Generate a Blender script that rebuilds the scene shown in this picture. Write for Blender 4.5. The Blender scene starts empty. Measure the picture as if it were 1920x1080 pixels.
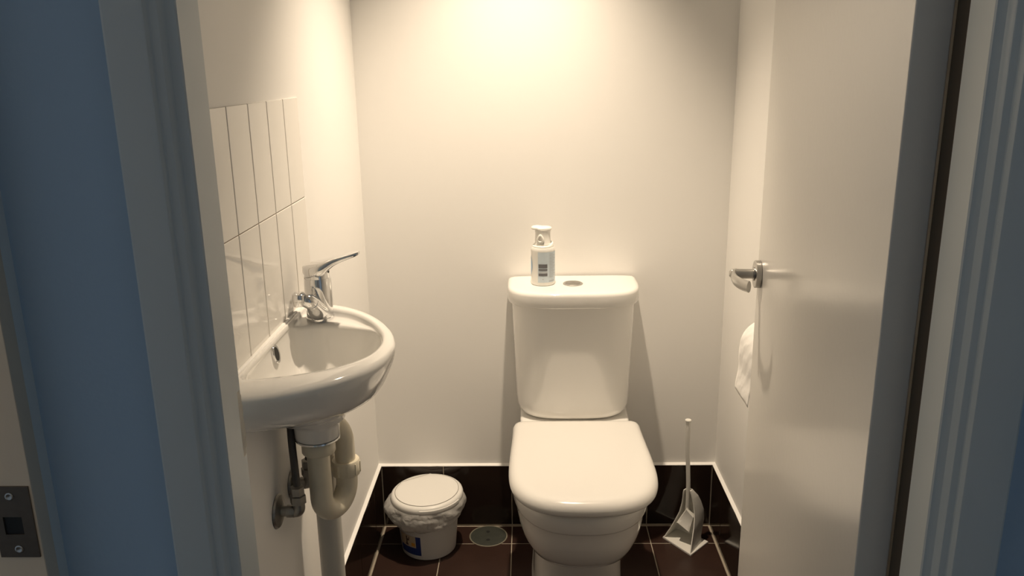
import bpy, bmesh, math, random
from mathutils import Vector, Matrix, noise
random.seed(7)
scene = bpy.context.scene
COL = scene.collection
PI = math.pi

# ------------------------------------------------------------------ scene settings
scene.view_settings.view_transform = 'Standard'
scene.view_settings.look = 'None'
scene.view_settings.gamma = 1.0
scene.view_settings.use_curve_mapping = False
scene.view_settings.exposure = 0.0
scene.cycles.max_bounces = 14
scene.cycles.diffuse_bounces = 8
scene.cycles.glossy_bounces = 6
scene.cycles.caustics_reflective = False
scene.cycles.caustics_refractive = False

# ------------------------------------------------------------------ materials
def mat(name, col, rough=0.5, metal=0.0, spec=0.5, bump=0.0, bscale=200.0, var=0.0, vscale=8.0,
        rvar=0.0, trans=0.0, coat=0.0, bdist=0.002):
    m = bpy.data.materials.new(name); m.use_nodes = True
    nt = m.node_tree; b = nt.nodes['Principled BSDF']
    b.inputs['Base Color'].default_value = (*col, 1)
    b.inputs['Roughness'].default_value = rough
    b.inputs['Metallic'].default_value = metal
    b.inputs['Specular IOR Level'].default_value = spec
    b.inputs['Coat Weight'].default_value = coat
    tc = nt.nodes.new('ShaderNodeTexCoord')
    if var > 0:
        n = nt.nodes.new('ShaderNodeTexNoise'); n.inputs['Scale'].default_value = vscale
        n.inputs['Detail'].default_value = 4
        nt.links.new(tc.outputs['Object'], n.inputs['Vector'])
        mx = nt.nodes.new('ShaderNodeMix'); mx.data_type = 'RGBA'
        mx.inputs['A'].default_value = (*[c * (1 - var) for c in col], 1)
        mx.inputs['B'].default_value = (*[min(1, c * (1 + var)) for c in col], 1)
        nt.links.new(n.outputs['Fac'], mx.inputs['Factor'])
        nt.links.new(mx.outputs['Result'], b.inputs['Base Color'])
        if rvar > 0:
            mr = nt.nodes.new('ShaderNodeMapRange')
            mr.inputs['To Min'].default_value = max(0.02, rough - rvar)
            mr.inputs['To Max'].default_value = min(1, rough + rvar)
            nt.links.new(n.outputs['Fac'], mr.inputs['Value'])
            nt.links.new(mr.outputs['Result'], b.inputs['Roughness'])
    if bump > 0:
        n2 = nt.nodes.new('ShaderNodeTexNoise'); n2.inputs['Scale'].default_value = bscale
        n2.inputs['Detail'].default_value = 3
        nt.links.new(tc.outputs['Object'], n2.inputs['Vector'])
        bp = nt.nodes.new('ShaderNodeBump'); bp.inputs['Strength'].default_value = bump
        bp.inputs['Distance'].default_value = bdist
        nt.links.new(n2.outputs['Fac'], bp.inputs['Height'])
        nt.links.new(bp.outputs['Normal'], b.inputs['Normal'])
    return m

M = {}
M['wall'] = mat('wall_paint', (.845, .835, .815), .55, spec=.3, bump=.05, bscale=140, var=.012, vscale=3)
M['hallwall'] = mat('hall_wall_paint', (.43, .58, .75), .6, spec=.3, bump=.12, bscale=160, var=.015, vscale=3)
M['ceil'] = mat('ceiling_paint', (.86, .85, .83), .7, spec=.2, bump=.08, bscale=120)
M['door'] = mat('door_gloss_paint', (.83, .81, .77), .2, spec=.5, bump=.10, bscale=90, var=.01, vscale=5, bdist=.0012)
M['trim'] = mat('trim_gloss_paint', (.64, .69, .70), .35, spec=.4, bump=.05, bscale=60, var=.02, vscale=6)
M['creamtrim'] = mat('cream_gloss_paint', (.66, .57, .45), .35, spec=.4, bump=.05, bscale=60, var=.02, vscale=6)
M['wood'] = mat('chipped_timber', (.82, .74, .62), .7, bump=.3, bscale=120, var=.25, vscale=60)
M['ceramic'] = mat('glazed_ceramic', (.80, .79, .765), .07, spec=.55, coat=.3)
M['seatplastic'] = mat('seat_plastic', (.76, .745, .715), .16, spec=.5)
M['walltile'] = mat('white_glazed_tile', (.82, .80, .76), .06, spec=.5, bump=.03, bscale=14, bdist=.004)
M['wgrout'] = mat('tan_grout', (.27, .20, .14), .8)
M['caulk'] = mat('white_caulk', (.90, .89, .87), .45, bump=.15, bscale=90)
M['floortile'] = mat('brown_floor_tile', (.034, .017, .0125), .36, spec=.4, bump=.06, bscale=60, var=.25, vscale=14, rvar=.06)
M['skirttile'] = mat('dark_brown_wall_tile', (.022, .0140, .0105), .09, spec=.45, bump=.03, bscale=30, var=.2, vscale=12)
M['fgrout'] = mat('floor_grout', (.40, .35, .28), .85, var=.2, vscale=40)
M['chrome'] = mat('chrome', (.80, .80, .80), .06, metal=1.0)
M['satin'] = mat('satin_steel', (.50, .49, .47), .28, metal=1.0, bump=.03, bscale=300)
M['dullmetal'] = mat('dull_plated_brass', (.30, .29, .27), .38, metal=.9, var=.35, vscale=70, rvar=.12)
M['darkhose'] = mat('dark_braided_hose', (.07, .065, .06), .45, metal=.5, bump=.3, bscale=500)
M['pvc'] = mat('cream_pvc', (.66, .61, .49), .32, spec=.45, var=.06, vscale=30)
M['pvcgrey'] = mat('painted_grey_pipe', (.50, .49, .45), .5, var=.05, vscale=25)
M['black'] = mat('black_hole', (.01, .01, .01), .6)
M['whiteplastic'] = mat('white_plastic', (.80, .79, .75), .3, spec=.45)
M['binplastic'] = mat('bin_white_plastic', (.80, .79, .76), .35, spec=.4, bump=.03, bscale=150)
M['bag'] = None
M['labelblue'] = mat('label_blue', (.022, .05, .22), .4)
M['labelorange'] = mat('label_orange', (.75, .36, .05), .45)
M['labelcream'] = mat('label_cream', (.62, .52, .38), .45, var=.1, vscale=120)
M['labeldark'] = mat('label_dark', (.10, .06, .05), .5)
M['labelpale'] = mat('label_pale_blue', (.56, .64, .70), .35, var=.10, vscale=60)
M['labelbar'] = mat('label_bar_ink', (.14, .14, .15), .5)
M['labelgrey'] = mat('label_grey_ink', (.44, .47, .50), .5)
M['gapgrey'] = mat('shadow_gap_grey', (.22, .20, .17), .6)
M['labelsky'] = mat('label_sky_blue', (.38, .54, .72), .4)
M['drain'] = mat('mortar_grey_drain_cover', (.034, .037, .029), .6, bump=.35, bscale=120, var=.35, vscale=40)
M['drainring'] = mat('drain_ring', (.20, .185, .14), .6, var=.25, vscale=60)
M['brush'] = mat('brush_bristle_white', (.80, .78, .74), .8, bump=.6, bscale=220)
M['strike'] = mat('strike_bronze', (.16, .13, .105), .42, metal=.75, var=.15, vscale=120)
M['carpet'] = mat('hall_carpet', (.10, .09, .085), .95, bump=.5, bscale=300, var=.2, vscale=150)

def paper_mat():
    m = mat('toilet_paper', (.86, .85, .83), .9, spec=.1)
    nt = m.node_tree; b = nt.nodes['Principled BSDF']
    tc = nt.nodes.new('ShaderNodeTexCoord')
    w = nt.nodes.new('ShaderNodeTexWave'); w.inputs['Scale'].default_value = 14
    w.inputs['Distortion'].default_value = 2.5; w.inputs['Detail'].default_value = 1.0
    w.inputs['Detail Scale'].default_value = 3.5
    w.bands_direction = 'DIAGONAL'
    nt.links.new(tc.outputs['Object'], w.inputs['Vector'])
    bp = nt.nodes.new('ShaderNodeBump'); bp.inputs['Strength'].default_value = .4; bp.inputs['Distance'].default_value = .0016
    nt.links.new(w.outputs['Fac'], bp.inputs['Height'])
    nt.links.new(bp.outputs['Normal'], b.inputs['Normal'])
    return m
M['paper'] = paper_mat()

def bag_mat():
    m = bpy.data.materials.new('thin_white_bag'); m.use_nodes = True
    nt = m.node_tree; b = nt.nodes['Principled BSDF']
    b.inputs['Base Color'].default_value = (.72, .71, .69, 1); b.inputs['Roughness'].default_value = .25
    tr = nt.nodes.new('ShaderNodeBsdfTranslucent'); tr.inputs['Color'].default_value = (.75, .74, .72, 1)
    tp = nt.nodes.new('ShaderNodeBsdfTransparent')
    mx = nt.nodes.new('ShaderNodeMixShader'); mx.inputs[0].default_value = .3
    mx2 = nt.nodes.new('ShaderNodeMixShader'); mx2.inputs[0].default_value = .22
    nt.links.new(b.outputs[0], mx.inputs[1]); nt.links.new(tr.outputs[0], mx.inputs[2])
    nt.links.new(mx.outputs[0], mx2.inputs[1]); nt.links.new(tp.outputs[0], mx2.inputs[2])
    nt.links.new(mx2.outputs[0], nt.nodes['Material Output'].inputs[0])
    tc = nt.nodes.new('ShaderNodeTexCoord')
    n = nt.nodes.new('ShaderNodeTexNoise'); n.inputs['Scale'].default_value = 38; n.inputs['Detail'].default_value = 3
    n.inputs['Distortion'].default_value = 1.5
    nt.links.new(tc.outputs['Object'], n.inputs['Vector'])
    bp = nt.nodes.new('ShaderNodeBump'); bp.inputs['Strength'].default_value = .75; bp.inputs['Distance'].default_value = .005
    nt.links.new(n.outputs['Fac'], bp.inputs['Height']); nt.links.new(bp.outputs['Normal'], b.inputs['Normal'])
    return m
M['bag'] = bag_mat()

def lamp_mat():
    m = bpy.data.materials.new('lamp_glow'); m.use_nodes = True
    b = m.node_tree.nodes['Principled BSDF']
    b.inputs['Emission Color'].default_value = (1, .8, .55, 1); b.inputs['Emission Strength'].default_value = 3
    return m
M['lamp'] = lamp_mat()

# ------------------------------------------------------------------ object helpers
ORIGIN = {}
def empty(name, loc, label, cat, group=None):
    o = bpy.data.objects.new(name, None); COL.objects.link(o)
    o.empty_display_size = .05
    o.location = loc; ORIGIN[o.name] = Vector(loc)
    o['label'] = label; o['category'] = cat
    if group: o['group'] = group
    return o

def obj(name, verts, faces, mats, parent=None, loc=None, smooth=True, angle=35, midx=None,
        bevel=0.0, bseg=2, label=None, cat=None, kind=None, flip=False):
    """one mesh object; verts are in world metres"""
    org = ORIGIN[parent.name] if parent is not None else Vector(loc or (0, 0, 0))
    me = bpy.data.meshes.new(name)
    me.from_pydata([tuple(Vector(v) - org) for v in verts], [], faces)
    if not isinstance(mats, (list, tuple)): mats = [mats]
    for m in mats: me.materials.append(m)
    if midx:
        for p, i in zip(me.polygons, midx): p.material_index = i
    bm = bmesh.new(); bm.from_mesh(me)
    bmesh.ops.remove_doubles(bm, verts=bm.verts, dist=1e-6)
    bmesh.ops.recalc_face_normals(bm, faces=bm.faces)
    if flip: bmesh.ops.reverse_faces(bm, faces=bm.faces)
    bm.to_mesh(me); bm.free()
    o = bpy.data.objects.new(name, me); COL.objects.link(o)
    if parent is not None: o.parent = parent
    o.location = (0, 0, 0) if parent is not None else org
    ORIGIN[o.name] = org
    if bevel > 0:
        md = o.modifiers.new('bevel', 'BEVEL'); md.width = bevel; md.segments = bseg
        md.limit_method = 'ANGLE'; md.angle_limit = math.radians(30)
    if smooth:
        me.polygons.foreach_set('use_smooth', [True] * len(me.polygons))
        if angle and angle < 180:
            me.set_sharp_from_angle(angle=math.radians(angle))
    if bevel > 0 and smooth:
        wn = o.modifiers.new('normals', 'WEIGHTED_NORMAL'); wn.keep_sharp = False
    if label: o['label'] = label
    if cat: o['category'] = cat
    if kind: o['kind'] = kind
    return o

class G:
    """collects geometry"""
    def __init__(s): s.v = []; s.f = []; s.m = []
    def add(s, v, f, mi=0):
        k = len(s.v); s.v += [tuple(x) for x in v]; s.f += [tuple(i + k for i in q) for q in f]; s.m += [mi] * len(f)
        return s
    def box(s, a, b, mi=0):
        x0, y0, z0 = a; x1, y1, z1 = b
        v = [(x0, y0, z0), (x1, y0, z0), (x1, y1, z0), (x0, y1, z0), (x0, y0, z1), (x1, y0, z1), (x1, y1, z1), (x0, y1, z1)]
        f = [(0, 3, 2, 1), (4, 5, 6, 7), (0, 1, 5, 4), (1, 2, 6, 5), (2, 3, 7, 6), (3, 0, 4, 7)]
        return s.add(v, f, mi)
    def rings(s, R, cap0=True, cap1=True, mi=0, closed=True):
        n = len(R[0]); v = [p for r in R for p in r]; f = []
        for i in range(len(R) - 1):
            for j in range(n if closed else n - 1):
                a = i * n + j; b = i * n + (j + 1) % n
                f.append((a, b, b + n, a + n))
        if cap0: f.append(tuple(range(n - 1, -1, -1)))
        if cap1: f.append(tuple((len(R) - 1) * n + j for j in range(n)))
        return s.add(v, f, mi)
    def lathe(s, prof, c, n=48, mi=0, cap0=True, cap1=True, sx=1.0, sy=1.0):
        R = []
        for r, z in prof:
            R.append([(c[0] + sx * r * math.cos(2 * PI * j / n), c[1] + sy * r * math.sin(2 * PI * j / n), z) for j in range(n)])
        return s.rings(R, cap0, cap1, mi)
    def tube(s, pts, rad, n=24, mi=0, sub=6, caps=True, sq=None):
        P, Rr = spline(pts, rad, sub)
        R = []; up = None
        for i, p in enumerate(P):
            t = (P[min(i + 1, len(P) - 1)] - P[max(i - 1, 0)]).normalized()
            if up is None:
                up = Vector((0, 0, 1)) if abs(t.z) < .9 else Vector((0, 1, 0))
            a = t.cross(up).normalized(); up = a.cross(t).normalized()
            r = Rr[i]; kx, ky = sq if sq else (1, 1)
            R.append([p + a * r * kx * math.cos(2 * PI * j / n) + up * r * ky * math.sin(2 * PI * j / n) for j in range(n)])
        return s.rings(R, caps, caps, mi)
    def axis(s, prof, c, d, n=40, mi=0, caps=True):
        """lathe around direction d from c; prof = (r, t)"""
        d = Vector(d).normalized(); c = Vector(c)
        up = Vector((0, 0, 1)) if abs(d.z) < .9 else Vector((0, 1, 0))
        a = d.cross(up).normalized(); b = a.cross(d).normalized()
        R = [[c + d * t + a * r * math.cos(2 * PI * j / n) + b * r * math.sin(2 * PI * j / n) for j in range(n)] for r, t in prof]
        return s.rings(R, caps, caps, mi)
    def make(s, name, mats, parent=None, **k):
        return obj(name, s.v, s.f, mats, parent, midx=s.m, **k)

def spline(pts, rad, sub):
    P = [Vector(p) for p in pts]
    r = list(rad) if isinstance(rad, (list, tuple)) else [rad] * len(P)
    if sub <= 1 or len(P) < 3: return P, r
    out = []; ro = []
    for i in range(len(P) - 1):
        p0 = P[max(i - 1, 0)]; p1 = P[i]; p2 = P[i + 1]; p3 = P[min(i + 2, len(P) - 1)]
        for k in range(sub):
            t = k / sub; t2 = t * t; t3 = t2 * t
            out.append(.5 * ((2 * p1) + (p2 - p0) * t + (2 * p0 - 5 * p1 + 4 * p2 - p3) * t2 + (3 * p1 - p0 - 3 * p2 + p3) * t3))
            ro.append(r[i] * (1 - t) + r[i + 1] * t)
    out.append(P[-1]); ro.append(r[-1])
    return out, ro

def resample(poly, n):
    """closed polyline -> n points by arc length"""
    P = [Vector(p) for p in poly]; L = [0]
    for i in range(len(P)): L.append(L[-1] + (P[(i + 1) % len(P)] - P[i]).length)
    out = []; k = 0
    for j in range(n):
        d = L[-1] * j / n
        while L[k + 1] < d: k += 1
        t = (d - L[k]) / max(1e-9, L[k + 1] - L[k])
        out.append(P[k].lerp(P[(k + 1) % len(P)], t))
    return out

def csmooth(poly, sub=6):
    """open Catmull-Rom polyline"""
    return spline([Vector((*p, 0)) if len(p) == 2 else Vector(p) for p in poly], 1.0, sub)[0]

# ------------------------------------------------------------------ camera (29 mm equivalent, tilted down 15 degrees)
F_PX, PITCH, YAW, ROLL, D, H = 1530.427, .263985, .0221156, -.0149159, 2.240553, 1.36
cd = bpy.data.cameras.new('camera'); cam = bpy.data.objects.new('camera', cd); COL.objects.link(cam)
cd.sensor_width = 36; cd.sensor_fit = 'HORIZONTAL'; cd.lens = F_PX / 1920 * 36; cd.clip_start = .02
fwd = Vector((-math.sin(YAW) * math.cos(PITCH), math.cos(YAW) * math.cos(PITCH), -math.sin(PITCH)))
rt = Vector((math.cos(YAW), math.sin(YAW), 0)); up = rt.cross(fwd)
r2 = math.cos(ROLL) * rt + math.sin(ROLL) * up; u2 = -math.sin(ROLL) * rt + math.cos(ROLL) * up
cam.matrix_world = Matrix(((r2.x, u2.x, -fwd.x, 0), (r2.y, u2.y, -fwd.y, -D), (r2.z, u2.z, -fwd.z, H), (0, 0, 0, 1)))
scene.camera = cam

# ------------------------------------------------------------------ room shell
XL, XR = -.461, .5523          # toilet side walls
YH, YF = -1.511, -1.436        # hall face and room face of the doorway wall
ZC = 2.25
HX = -.480                     # hall side wall
OPL, OPR = -.309, .402         # jamb faces where the leaf closes

G().box((XL - .13, 0, 0), (XR + .12, .1, ZC)).make('wall_back', M['wall'], kind='structure', smooth=False)
G().box((XL - .1, YF, 0), (XL, 0, ZC)).make('wall_left', M['wall'], kind='structure', smooth=False)
G().box((XR, YF, 0), (XR + .1, 0, ZC)).make('wall_right', M['wall'], kind='structure', smooth=False)
g = G()
g.box((XL - .1, YH, 0), (OPL - .02, YF, ZC)).box((OPR + .02, YH, 0), (1.06, YF, ZC)).box((OPL - .02, YH, 2.06), (OPR + .02, YF, ZC))
g.make('wall_front', M['hallwall'], kind='structure', smooth=False)
G().box((XL - .1, YH, ZC), (XR + .1, .1, ZC + .08)).make('ceiling', M['ceil'], kind='structure', smooth=False)
G().box((-1.75, -4.4, ZC), (1.1, YH, ZC + .08)).make('ceiling_hall', M['ceil'], kind='structure', smooth=False)
G().box((-1.75, -4.4, -.08), (1.1, YH, -.012)).make('floor_hall', M['carpet'], kind='structure', smooth=False)
# hall side walls: a doorway to the next room opens just beside the corner on the left
g = G()
g.box((HX - .11, -4.4, 0), (HX, -2.46, ZC)).box((HX - .11, -2.46, 2.06), (HX, -1.548, ZC))
g.make('wall_hall_left', M['hallwall'], kind='structure', smooth=False)
G().box((1.0, -2.3, 0), (1.1, YH, ZC)).make('wall_hall_right', M['hallwall'], kind='structure', smooth=False)
G().box((-1.75, YH - .01, 0), (HX - .115, YH + .09, ZC)).make('wall_next_room', M['wall'], kind='structure', smooth=False)

G().box((HX - .11, -3.5, 0), (1.1, -3.4, ZC)).make('wall_hall_end', M['wall'], kind='structure', smooth=False)

# floor tiles with real grout joints
TX0, TY0, TS, GR = -.0594, -.107, .2055, .0026
def tiles(g, xs, ys, zt, zb, mi, bev=.0012):
    for i in range(len(xs) - 1):
        for j in range(len(ys) - 1):
            x0, x1, y0, y1 = xs[i] + GR / 2, xs[i + 1] - GR / 2, ys[j] + GR / 2, ys[j + 1] - GR / 2
            if x1 - x0 < .004 or y1 - y0 < .004: continue
            R = [[(x0, y0, zb), (x1, y0, zb), (x1, y1, zb), (x0, y1, zb)],
                 [(x0, y0, zt - bev), (x1, y0, zt - bev), (x1, y1, zt - bev), (x0, y1, zt - bev)],
                 [(x0 + bev, y0 + bev, zt), (x1 - bev, y0 + bev, zt), (x1 - bev, y1 - bev, zt), (x0 + bev, y1 - bev, zt)]]
            g.rings(R, True, True, mi)
g = G(); g.box((XL, YH, -.08), (XR, 0, -.0012), 1)
xs = [XL + .0125] + [TX0 + TS * k for k in range(-1, 3)] + [XR - .0125]
ys = [YH] + [TY0 - TS * k for k in range(6, -1, -1)] + [-.0120]
tiles(g, xs, ys, 0.0, -.009, 0)
g.make('floor', [M['floortile'], M['fgrout']], kind='structure', smooth=False)

# dark tile skirting, white caulk bead along the top
HS, ST = .2024, .0088
def skirt(name, u0, u1, joints, place):
    g = G()
    js = [u0] + sorted(j for j in joints if u0 + .01 < j < u1 - .01) + [u1]
    b = .001
    for a, c in zip(js[:-1], js[1:]):
        a += GR / 2 if a != u0 else .0022; c -= GR / 2 if c != u1 else .0022
        R = [[(a, 0, .0045), (c, 0, .0045), (c, 0, HS), (a, 0, HS)],
             [(a, ST - b, .0045), (c, ST - b, .0045), (c, ST - b, HS), (a, ST - b, HS)],
             [(a + b, ST, .0045 + b), (c - b, ST, .0045 + b), (c - b, ST, HS - b), (a + b, ST, HS - b)]]
        g.rings([[place(*p) for p in r] for r in R], True, True, 0)
    q = ST - .0012
    v = [place(*p) for p in [(u0, 0, 0), (u1, 0, 0), (u1, q, 0), (u0, q, 0), (u0, 0, HS - .0006), (u1, 0, HS - .0006), (u1, q, HS - .0006), (u0, q, HS - .0006)]]
    g.add(v, [(0, 3, 2, 1), (4, 5, 6, 7), (0, 1, 5, 4), (1, 2, 6, 5), (2, 3, 7, 6), (3, 0, 4, 7)], 1)
    g.make(name, [M['skirttile'], M['fgrout']], kind='structure', smooth=False)
pb = lambda u, d, z: (u, -d, z)
pl = lambda u, d, z: (XL + d, u, z)
pr = lambda u, d, z: (XR - d, u, z)
xj = [TX0 + TS * k for k in range(-2, 4)]
yj = [-.1370 - TS * k for k in range(0, 7)]
skirt('baseboard_back', XL + ST, XR - ST, xj, pb)
skirt('baseboard_left', YF, 0, yj, pl)
skirt('baseboard_right', YF, -ST, yj, pr)
def caulk(name, u0, u1, place):
    sec = [(0, HS - .001), (ST + .0004, HS - .001), (ST + .0002, HS + .0006), (ST - .002, HS + .0014), (.0035, HS + .0024), (.0012, HS + .0042), (0, HS + .0046)]
    n = 40; R = []
    for i in range(n + 1):
        u = u0 + (u1 - u0) * i / n
        k = 1 + .12 * noise.noise(Vector((u * 23, 3.1, len(name))))
        R.append([place(u, max(0, d * min(1, k)), HS + (z - HS) * k) for d, z in sec])
    G().rings(R, True, True).make(name, M['caulk'], kind='structure', angle=60)
caulk('trim_1', XL, XR, pb); caulk('trim_2', YF, 0, pl); caulk('trim_3', YF, 0, pr)

# ------------------------------------------------------------------ door frame
g = G()   # jamb lining with stops
g.box((OPL - .02, YH, 0), (OPL, YF, 2.06)).box((OPR, YH, 0), (OPR + .02, YF, 2.06)).box((OPL, YH, 2.04), (OPR, YF, 2.06))
g.box((OPL, YH, 0), (OPL + .012, -1.4755, 2.04)).box((OPR - .012, YH, 0), (OPR, -1.4755, 2.04)).box((OPL + .012, YH, 2.028), (OPR - .012, -1.4755, 2.04))
g.make('trim_4', M['trim'], kind='structure', smooth=False)
M['gapshade'] = mat('painted_gap_shade', (.115, .088, .062), .8)
G().box((OPR - .0045, -1.4748, .002), (OPR - .0001, -1.4372, 2.03)).make('trim_11', M['gapshade'], kind='structure', bevel=.001)  # added strip closing the gap beside the door edge; its brown paints the shade there
# moulded architraves, hall side (profile across the width: distance from the opening, thickness)
ARP = [(0, 0), (0, .0045), (.0012, .006), (.0082, .006), (.0095, .0066), (.0106, .0085), (.0118, .0120), (.0132, .0136), (.0145, .0140),
       (.0198, .0140), (.0208, .0147), (.0218, .0180), (.0230, .0195), (.0250, .0200), (1.0, .0200), (1.002, .0190), (1.003, .0160), (1.003, 0)]
def arp(w): return [(u if u < .9 else u - 1.003 + w, t) for u, t in ARP]
def architrave(name, x0, s, w):
    R = []
    for z in (0.0, 2.04):
        R.append([(x0 + s * u, YH - t, z if z == 0 else 2.04 + u) for u, t in arp(w)])
    G().rings(R, True, True).make(name, M['trim'], kind='structure', angle=25)
architrave('trim_5', OPL + .012, -1, .0600); architrave('trim_6', OPR - .012, 1, .0675)
R = []
for s, x0, w in ((-1, OPL + .012, .0600), (1, OPR - .012, .0675)):
    R.append([(x0 + s * u, YH - t, 2.04 + u) for u, t in arp(w)])
G().rings(R, True, True).make('trim_7', M['trim'], kind='structure', angle=25)
# chipped timber by the latch on the left jamb
g = G()
n = 26; R = []
for i in range(n + 1):
    z = .974 + .072 * i / n
    w = .0012 + .0020 * abs(noise.noise(Vector((z * 90, 1.7, 0)))) if .975 < z < 1.043 else .0004
    if z < .985: w *= .55
    R.append([(OPL + .0118, -1.4765, z), (OPL + .0118 + w * .5, -1.4740, z), (OPL + .0118 + w, -1.4690, z), (OPL + .0118, -1.4690, z)])
g.rings(R, True, True)
g.make('trim_8', M['wood'], kind='structure', angle=20)

# neighbouring door frame on the hall side wall, with its strike plate
g = G()
g.box((HX - .118, -1.5445, 0), (HX + .0015, -1.5255, 2.06)).box((HX - .118, -2.46, 0), (HX + .0015, -2.44, 2.06)).box((HX - .118, -2.44, 2.04), (HX + .0015, -1.5445, 2.06))
jamb = g.make('trim_9', M['creamtrim'], kind='structure', bevel=.0015)
G().box((HX - .10, -1.526, 0), (HX + .0008, YH + .02, 2.06)).make('trim_10', M['trim'], kind='structure', bevel=.001)
px0, px1, pz0, pz1, py = HX - .040, HX - .0012, .9035, .9800, -1.5445
hx0, hx1, hz0, hz1 = HX - .031, HX - .0125, .9285, .9475
g = G()
def plate(x0, x1, z0, z1): g.box((x0, py - .0018, z0), (x1, py - .0001, z1))
plate(px0, px1, hz1, pz1); plate(px0, px1, pz0, hz0); plate(px0, hx0, hz0, hz1); plate(hx1, px1, hz0, hz1)
sp = g.make('strike_plate', M['strike'], parent=jamb, smooth=False, label='bronze strike plate')
G().box((hx0, py - .0004, hz0), (hx1, py - .0002, hz1)).make('latch_hole', M['black'], parent=sp, smooth=False)
for zz in (.9695, .9125):
    g = G(); g.axis([(.0042, 0), (.0042, .0006), (.0030, .0010), (.0012, .0004)], (HX - .0205, py - .0017, zz), (0, -1, 0), 20)
    g.make('screw', M['satin'], parent=sp)

# ------------------------------------------------------------------ the toilet door, open inwards along the right wall
TH = math.radians(5.9)
DU = Vector((math.sin(TH), math.cos(TH), 0)); DN = Vector((-math.cos(TH), math.sin(TH), 0))   # along the leaf; out of its visible face
DP = Vector((.3602, -1.4356, 0))
def dpt(s, o, z): return DP + DU * s + DN * o + Vector((0, 0, z))
v = [dpt(s, o, z) for z in (.012, 2.03) for s, o in ((0, 0), (.71, 0), (.71, -.035), (0, -.035))]
door = obj('door_1', v, [(0, 1, 2, 3), (4, 7, 6, 5), (0, 4, 5, 1), (1, 5, 6, 2), (2, 6, 7, 3), (3, 7, 4, 0)], M['door'], bevel=.0018,
           kind='structure', loc=tuple(dpt(0, 0, 0)))
HS0, HZ = .6835, .981
def handle_side(sign, o0):
    g = G(); g.axis([(.024, 0), (.026, .0008), (.026, .0095), (.0248, .0105), (.020, .0107)], dpt(HS0, o0, HZ), DN * sign, 48)
    rose = g.make('door_handle', M['satin'], parent=door, label='satin steel lever handle on a round rose')
    g = G(); g.axis([(.0092, .008), (.0092, .046), (.0085, .0525), (.005, .0560), (.001, .0565)], dpt(HS0, o0, HZ), DN * sign, 28)
    P = [dpt(HS0 + .004, o0 + sign * .0440, HZ + .001), dpt(HS0 - .012, o0 + sign * .0500, HZ + .002), dpt(HS0 - .035, o0 + sign * .0535, HZ + .003),
         dpt(HS0 - .065, o0 + sign * .0535, HZ + .004), dpt(HS0 - .093, o0 + sign * .0485, HZ + .005), dpt(HS0 - .117, o0 + sign * .0385, HZ + .006)]
    g.tube(P, [.0085, .0100, .0104, .0104, .0104, .0104], 28, sub=8, sq=(.40, 1.0))
    g.make('lever', M['satin'], parent=rose, angle=40)
    g = G(); g.axis([(.0125, .0104), (.0125, .0125), (.0105, .0132)], dpt(HS0, o0, HZ), DN * sign, 32)
    g.make('collar', M['satin'], parent=rose)
handle_side(1, 0.0)
for zz in (.25, 1.80):
    g = G(); g.tube([dpt(-.005, -.0395, zz - .04), dpt(-.005, -.0395, zz + .04)], .004, 14, sub=1)
    g.make('hinge', M['satin'], parent=door)

# ------------------------------------------------------------------ wall-hung basin
CB = Vector((-.36, -.9, 0))
WX = XL + .0035
O_far = [(WX, -.643), (-.43, -.6465), (-.394, -.6585), (-.3655, -.6735), (-.328, -.707), (-.300, -.741), (-.272, -.787), (-.2475, -.843),
         (-.2335, -.902), (-.2345, -.945), (-.2425, -.99), (-.263, -1.037), (-.298, -1.079), (-.34, -1.111), (-.38, -1.133), (-.42, -1.147), (WX, -1.155)]
L_in = [(-.4475, -.690), (-.415, -.692), (-.380, -.7115), (-.344, -.733), (-.304, -.779), (-.274, -.835), (-.2605, -.88), (-.2585, -.925),
        (-.268, -.968), (-.296, -1.008), (-.335, -1.036), (-.380, -1.055), (-.42, -1.066), (-.4475, -1.070)]
B_in = [(-.4490, -.798), (-.444, -.779), (-.420, -.7635), (-.390, -.7595), (-.347, -.7705), (-.301, -.800), (-.2735, -.840), (-.2630, -.885), (-.262, -.925),
        (-.272, -.965), (-.299, -1.004), (-.337, -1.031), (-.380, -1.049), (-.42, -1.059), (-.4490, -1.050)]
def outline(pts, n=112, c=(-.40, -.9)):
    P = csmooth(pts, 8); out = []
    poly = [(p.x, p.y) for p in P]
    # straight closing run along the wall
    a, b = poly[-1], poly[0]
    for k in range(1, 24): poly.append((a[0] + (b[0] - a[0]) * k / 24, a[1] + (b[1] - a[1]) * k / 24))
    m = len(poly)
    for j in range(n):
        th = 2 * PI * j / n; dx, dy = math.cos(th), math.sin(th); best = None
        for i in range(m):
            x0, y0 = poly[i][0] - c[0], poly[i][1] - c[1]; x1, y1 = poly[(i + 1) % m][0] - c[0], poly[(i + 1) % m][1] - c[1]
            ex, ey = x1 - x0, y1 - y0; den = dx * ey - dy * ex
            if abs(den) < 1e-12: continue
            t = (x0 * ey - y0 * ex) / den; u = (x0 * dy - y0 * dx) / den
            if t > 0 and -1e-6 <= u <= 1 + 1e-6 and (best is None or t > best): best = t
        out.append(Vector((c[0] + dx * best, c[1] + dy * best, 0)))
    return out
OO, LL, BB = outline(O_far), outline(L_in), outline(B_in)
OC = Vector((-.388, -.882, 0))
def scl(P, k, z, cx=WX, cy=-.89, kx=None):
    kx = k if kx is None else kx
    q = min(1, max(0, (k - .80) / .2)); kn = k - .20 * math.sin(PI * k) * (1 - q * q * (3 - 2 * q))          # the near end is undercut more
    return [Vector((cx + (p.x - cx) * kx, cy + (p.y - cy) * (kn if p.y < cy else k), z)) for p in P]
def circ(c, r, z, n=112):
    return [Vector((c.x + r * math.cos(2 * PI * j / n), c.y + r * math.sin(2 * PI * j / n), z)) for j in range(n)]
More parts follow.
